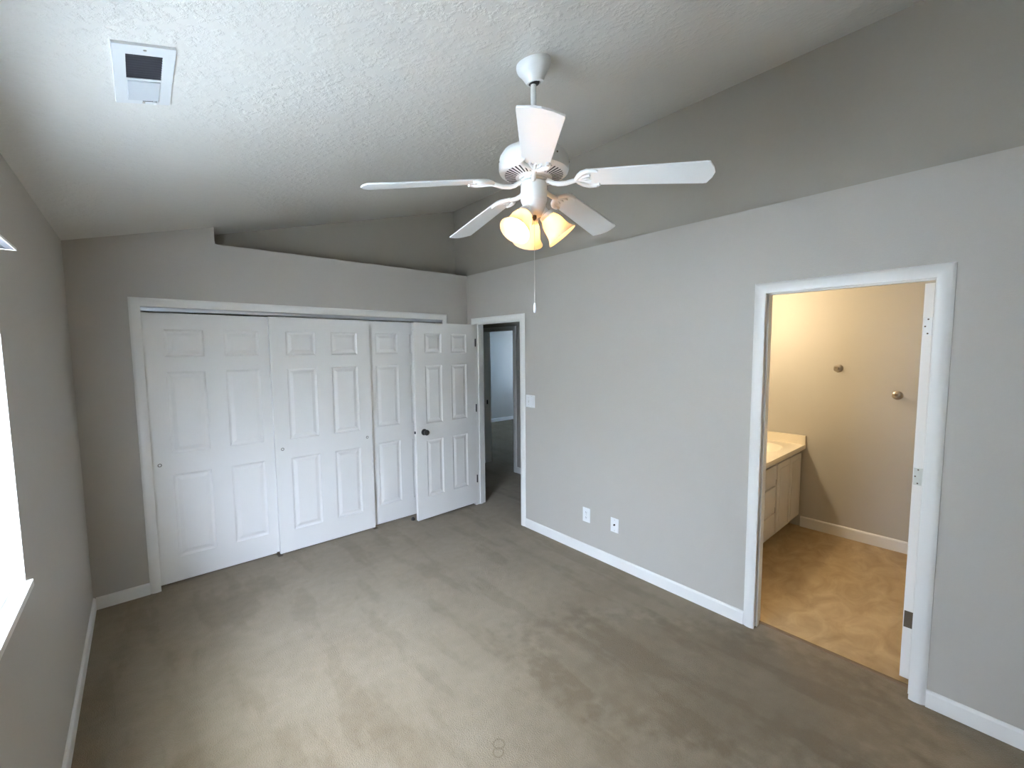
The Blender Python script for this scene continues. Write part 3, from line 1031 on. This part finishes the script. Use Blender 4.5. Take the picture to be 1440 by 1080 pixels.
t = plate('light_switch', 'white double light switch plate beside the hall doorway', 'light switch', -1.010, 1.236, 0.118, 0.116)
obj('toggle_slot', rbox(-0.0066, -0.0058, 0.016, 0.028, -0.014, 0.014, 0.0003, 1), M['oldhinge'], t)
obj('toggle', rbox(-0.018, -0.006, 0.0185, 0.0255, -0.002, 0.012, 0.0015), M['plastic'], t)
obj('rocker', rbox(-0.0095, -0.006, -0.040, -0.007, -0.034, 0.034, 0.0015), M['plastic'], t)
for yy, zz in ((0.022, 0.030), (0.022, -0.030), (-0.0235, 0.048), (-0.0235, -0.048)): pscrew(t, yy, zz)
t = plate('power_outlet', 'white duplex power outlet low on the right wall', 'outlet', -1.687, 0.336, 0.077, 0.122)
for zz in (0.0215, -0.0215):
    s = obj('socket', rbox(-0.0085, -0.006, -0.0165, 0.0165, zz - 0.0145, zz + 0.0145, 0.002), M['plastic'], t)
    obj('slots', boxes((-0.0089, -0.0084, 0.004, 0.0065, zz - 0.002, zz + 0.007), (-0.0089, -0.0084, -0.0065, -0.004, zz - 0.002, zz + 0.006), (-0.0089, -0.0084, -0.002, 0.002, zz - 0.010, zz - 0.006)), M['dark'], s)
pscrew(t, 0, 0.0)
t = plate('cable_jack', 'white wall plate with a black cable jack, right of the power outlet', 'cable jack', -1.970, 0.334, 0.074, 0.114)
bm = bmesh.new()
lathe(bm, [(0.0075, 0.0), (0.0075, 0.004), (0.005, 0.005), (0.005, 0.011), (0.0035, 0.012), (0.0005, 0.010)], 16, Matrix.Translation((-0.006, 0, 0.004)) @ Matrix.Rotation(R(-90), 4, 'Y'))
obj('jack', bm, M['black'], t, smooth=40)['label'] = 'black threaded cable jack'
for zz in (0.043, -0.043): pscrew(t, 0, zz)

# ------------------------------------------------------------------ bathroom
van = thing('vanity_cabinet', 'white bathroom vanity cabinet under the cream countertop', 'cabinet', (1.3, -2.4, 0))
def lv(x0, x1, y0, y1, z0, z1): return (x0 - 1.3, x1 - 1.3, y0 + 2.4, y1 + 2.4, z0, z1)
VY = -2.672
obj('body', boxes(lv(0.72, XB, VY, VY + 0.018, 0.10, 0.758), lv(0.72, 0.738, VY + 0.018, -2.10, 0.10, 0.758), lv(XB - 0.018, XB, VY + 0.018, -2.10, 0.10, 0.758), lv(0.738, XB - 0.018, VY + 0.018, -2.10, 0.10, 0.118), lv(0.74, XB, VY + 0.07, -2.10, 0.0, 0.10)), M['cabinet'], van)
def front(name, x0, x1, z0, z1):
    bm = bmesh.new()
    box(bm, *lv(x0, x1, VY - 0.018, VY, z0, z1))
    bevel_all(bm, 0.004, 2)
    o = obj(name, bm, M['cabinet'], van)
    return o
for x0_, x1_ in ((1.325, 1.628), (1.640, 1.955), (0.740, 1.030)):
    d = front('door', x0_, x1_, 0.118, 0.722)
    bm = bmesh.new()
    box(bm, *lv(x0_ + 0.045, x1_ - 0.045, VY - 0.0225, VY - 0.0175, 0.165, 0.675))
    bevel_all(bm, 0.002, 1)
    obj('raised_panel', bm, M['cabinet'], d)
for z0_, z1_ in ((0.548, 0.722), (0.312, 0.535), (0.118, 0.299)):
    front('drawer', 1.042, 1.285, z0_, z1_)
for zz in (0.575, 0.330):
    obj('catch', rbox(*lv(1.286, 1.292, VY - 0.018, VY - 0.010, zz - 0.022, zz + 0.022), 0.001), M['bronze'], van)
# countertop with integral oval basin
ct = thing('countertop', 'cream marble vanity countertop with oval sink and splashes', 'countertop', (1.3, -2.4, 0.758))
def lc(x, y, z): return Vector((x - 1.3, y + 2.4, z - 0.758))
X0, X1, Y0, Y1 = 0.70, XB - 0.002, -2.717, -2.102
cx, cy, ax, ay = 1.54, -2.475, 0.245, 0.165
bm = bmesh.new()
n = 72
def rect_pt(a):
    c, s = math.cos(a), math.sin(a)
    t1 = min(((X1 - cx) if c > 0 else (X0 - cx)) / c if abs(c) > 1e-6 else 9, ((Y1 - cy) if s > 0 else (Y0 - cy)) / s if abs(s) > 1e-6 else 9)
    return cx + t1 * c, cy + t1 * s
angs = sorted([2 * math.pi * i / n for i in range(n)] + [math.atan2(yy - cy, xx - cx) % (2 * math.pi) for xx in (X0, X1) for yy in (Y0, Y1)])
rings = [[], [], []]
for a in angs:
    x, y = rect_pt(a)
    rings[0].append(bm.verts.new(lc(x, y, 0.760)))
    rings[1].append(bm.verts.new(lc(x, y, 0.796)))
    x2, y2 = cx + (x - cx) * 0.992, cy + (y - cy) * 0.992
    rings[2].append(bm.verts.new(lc(x2, y2, 0.800)))
prev = rings[2]
def ring_join(a, b):
    k = len(a)
    for i in range(k):
        bm.faces.new((a[i], a[(i + 1) % k], b[(i + 1) % k], b[i]))
ring_join(rings[0], rings[1])
ring_join(rings[1], rings[2])
for sc, zz in ((1.08, 0.800), (1.04, 0.804), (1.0, 0.804), (0.94, 0.796), (0.85, 0.765), (0.65, 0.715), (0.35, 0.690), (0.08, 0.684)):
    cur = [bm.verts.new(lc(cx + ax * sc * math.cos(a), cy + ay * sc * math.sin(a), zz)) for a in angs]
    ring_join(prev, cur)
    prev = cur
bm.faces.new(prev)
obj('top', bm, M['counter'], ct, smooth=35)
bm = bmesh.new()
v0, v1 = lc(X1 - 0.020, Y0, 0.797), lc(X1, Y1, 0.886)
box(bm, v0.x, v1.x, v0.y, v1.y, v0.z, v1.z)
bevel_all(bm, 0.003, 2)
obj('side_splash', bm, M['counter'], ct)
bm = bmesh.new()
v0, v1 = lc(X0, Y1 - 0.020, 0.797), lc(X1 - 0.020, Y1, 0.886)
box(bm, v0.x, v1.x, v0.y, v1.y, v0.z, v1.z)
bevel_all(bm, 0.003, 2)
obj('back_splash', bm, M['counter'], ct)
# vanity light bar above the sink (gives the bathroom its warm light)
vl = thing('vanity_light', 'warm light bar on the bathroom wall above the vanity', 'wall lamp', (1.08, -2.10, 2.05))
obj('back_plate', rbox(-0.30, 0.30, -0.030, 0.0, -0.06, 0.06, 0.004), M['nickel'], vl)
for xx in (-0.2, 0.0, 0.2):
    bm = bmesh.new()
    lathe(bm, [(0.0005, -0.048), (0.02, -0.044), (0.038, -0.029), (0.048, 0.0), (0.038, 0.029), (0.02, 0.044), (0.0005, 0.048)], 20, Matrix.Translation((xx, -0.085, 0)))
    obj('globe_bulb', bm, M['globe'], vl, smooth=60)


# robe hooks
def hook(lab, y, z):
    t = thing('robe_hook', lab, 'hook', (XB, y, z), 0, 'hooks on the bathroom wall')
    rm = Matrix.Rotation(R(-90), 4, 'Y')
    bm = bmesh.new()
    lathe(bm, [(0.036, 0.0), (0.036, 0.004), (0.033, 0.008), (0.022, 0.012), (0.013, 0.014), (0.0005, 0.014)], 28, rm, close_bot=True)
    obj('rose', bm, M['nickel'], t, smooth=40)
    bm = bmesh.new()
    tube(bm, [(-0.010, 0, 0), (-0.040, 0, -0.001), (-0.060, 0, 0.003), (-0.072, 0, 0.012), (-0.078, 0, 0.022)], [0.010, 0.0095, 0.0105, 0.0125, 0.011], 12)
    obj('peg', bm, M['nickel'], t, smooth=50)
    return t
hook('brushed metal hook, higher of the two on the bathroom wall', -2.937, 1.529)
hook('brushed metal hook, lower of the two, nearer the bathroom door', -3.345, 1.316)
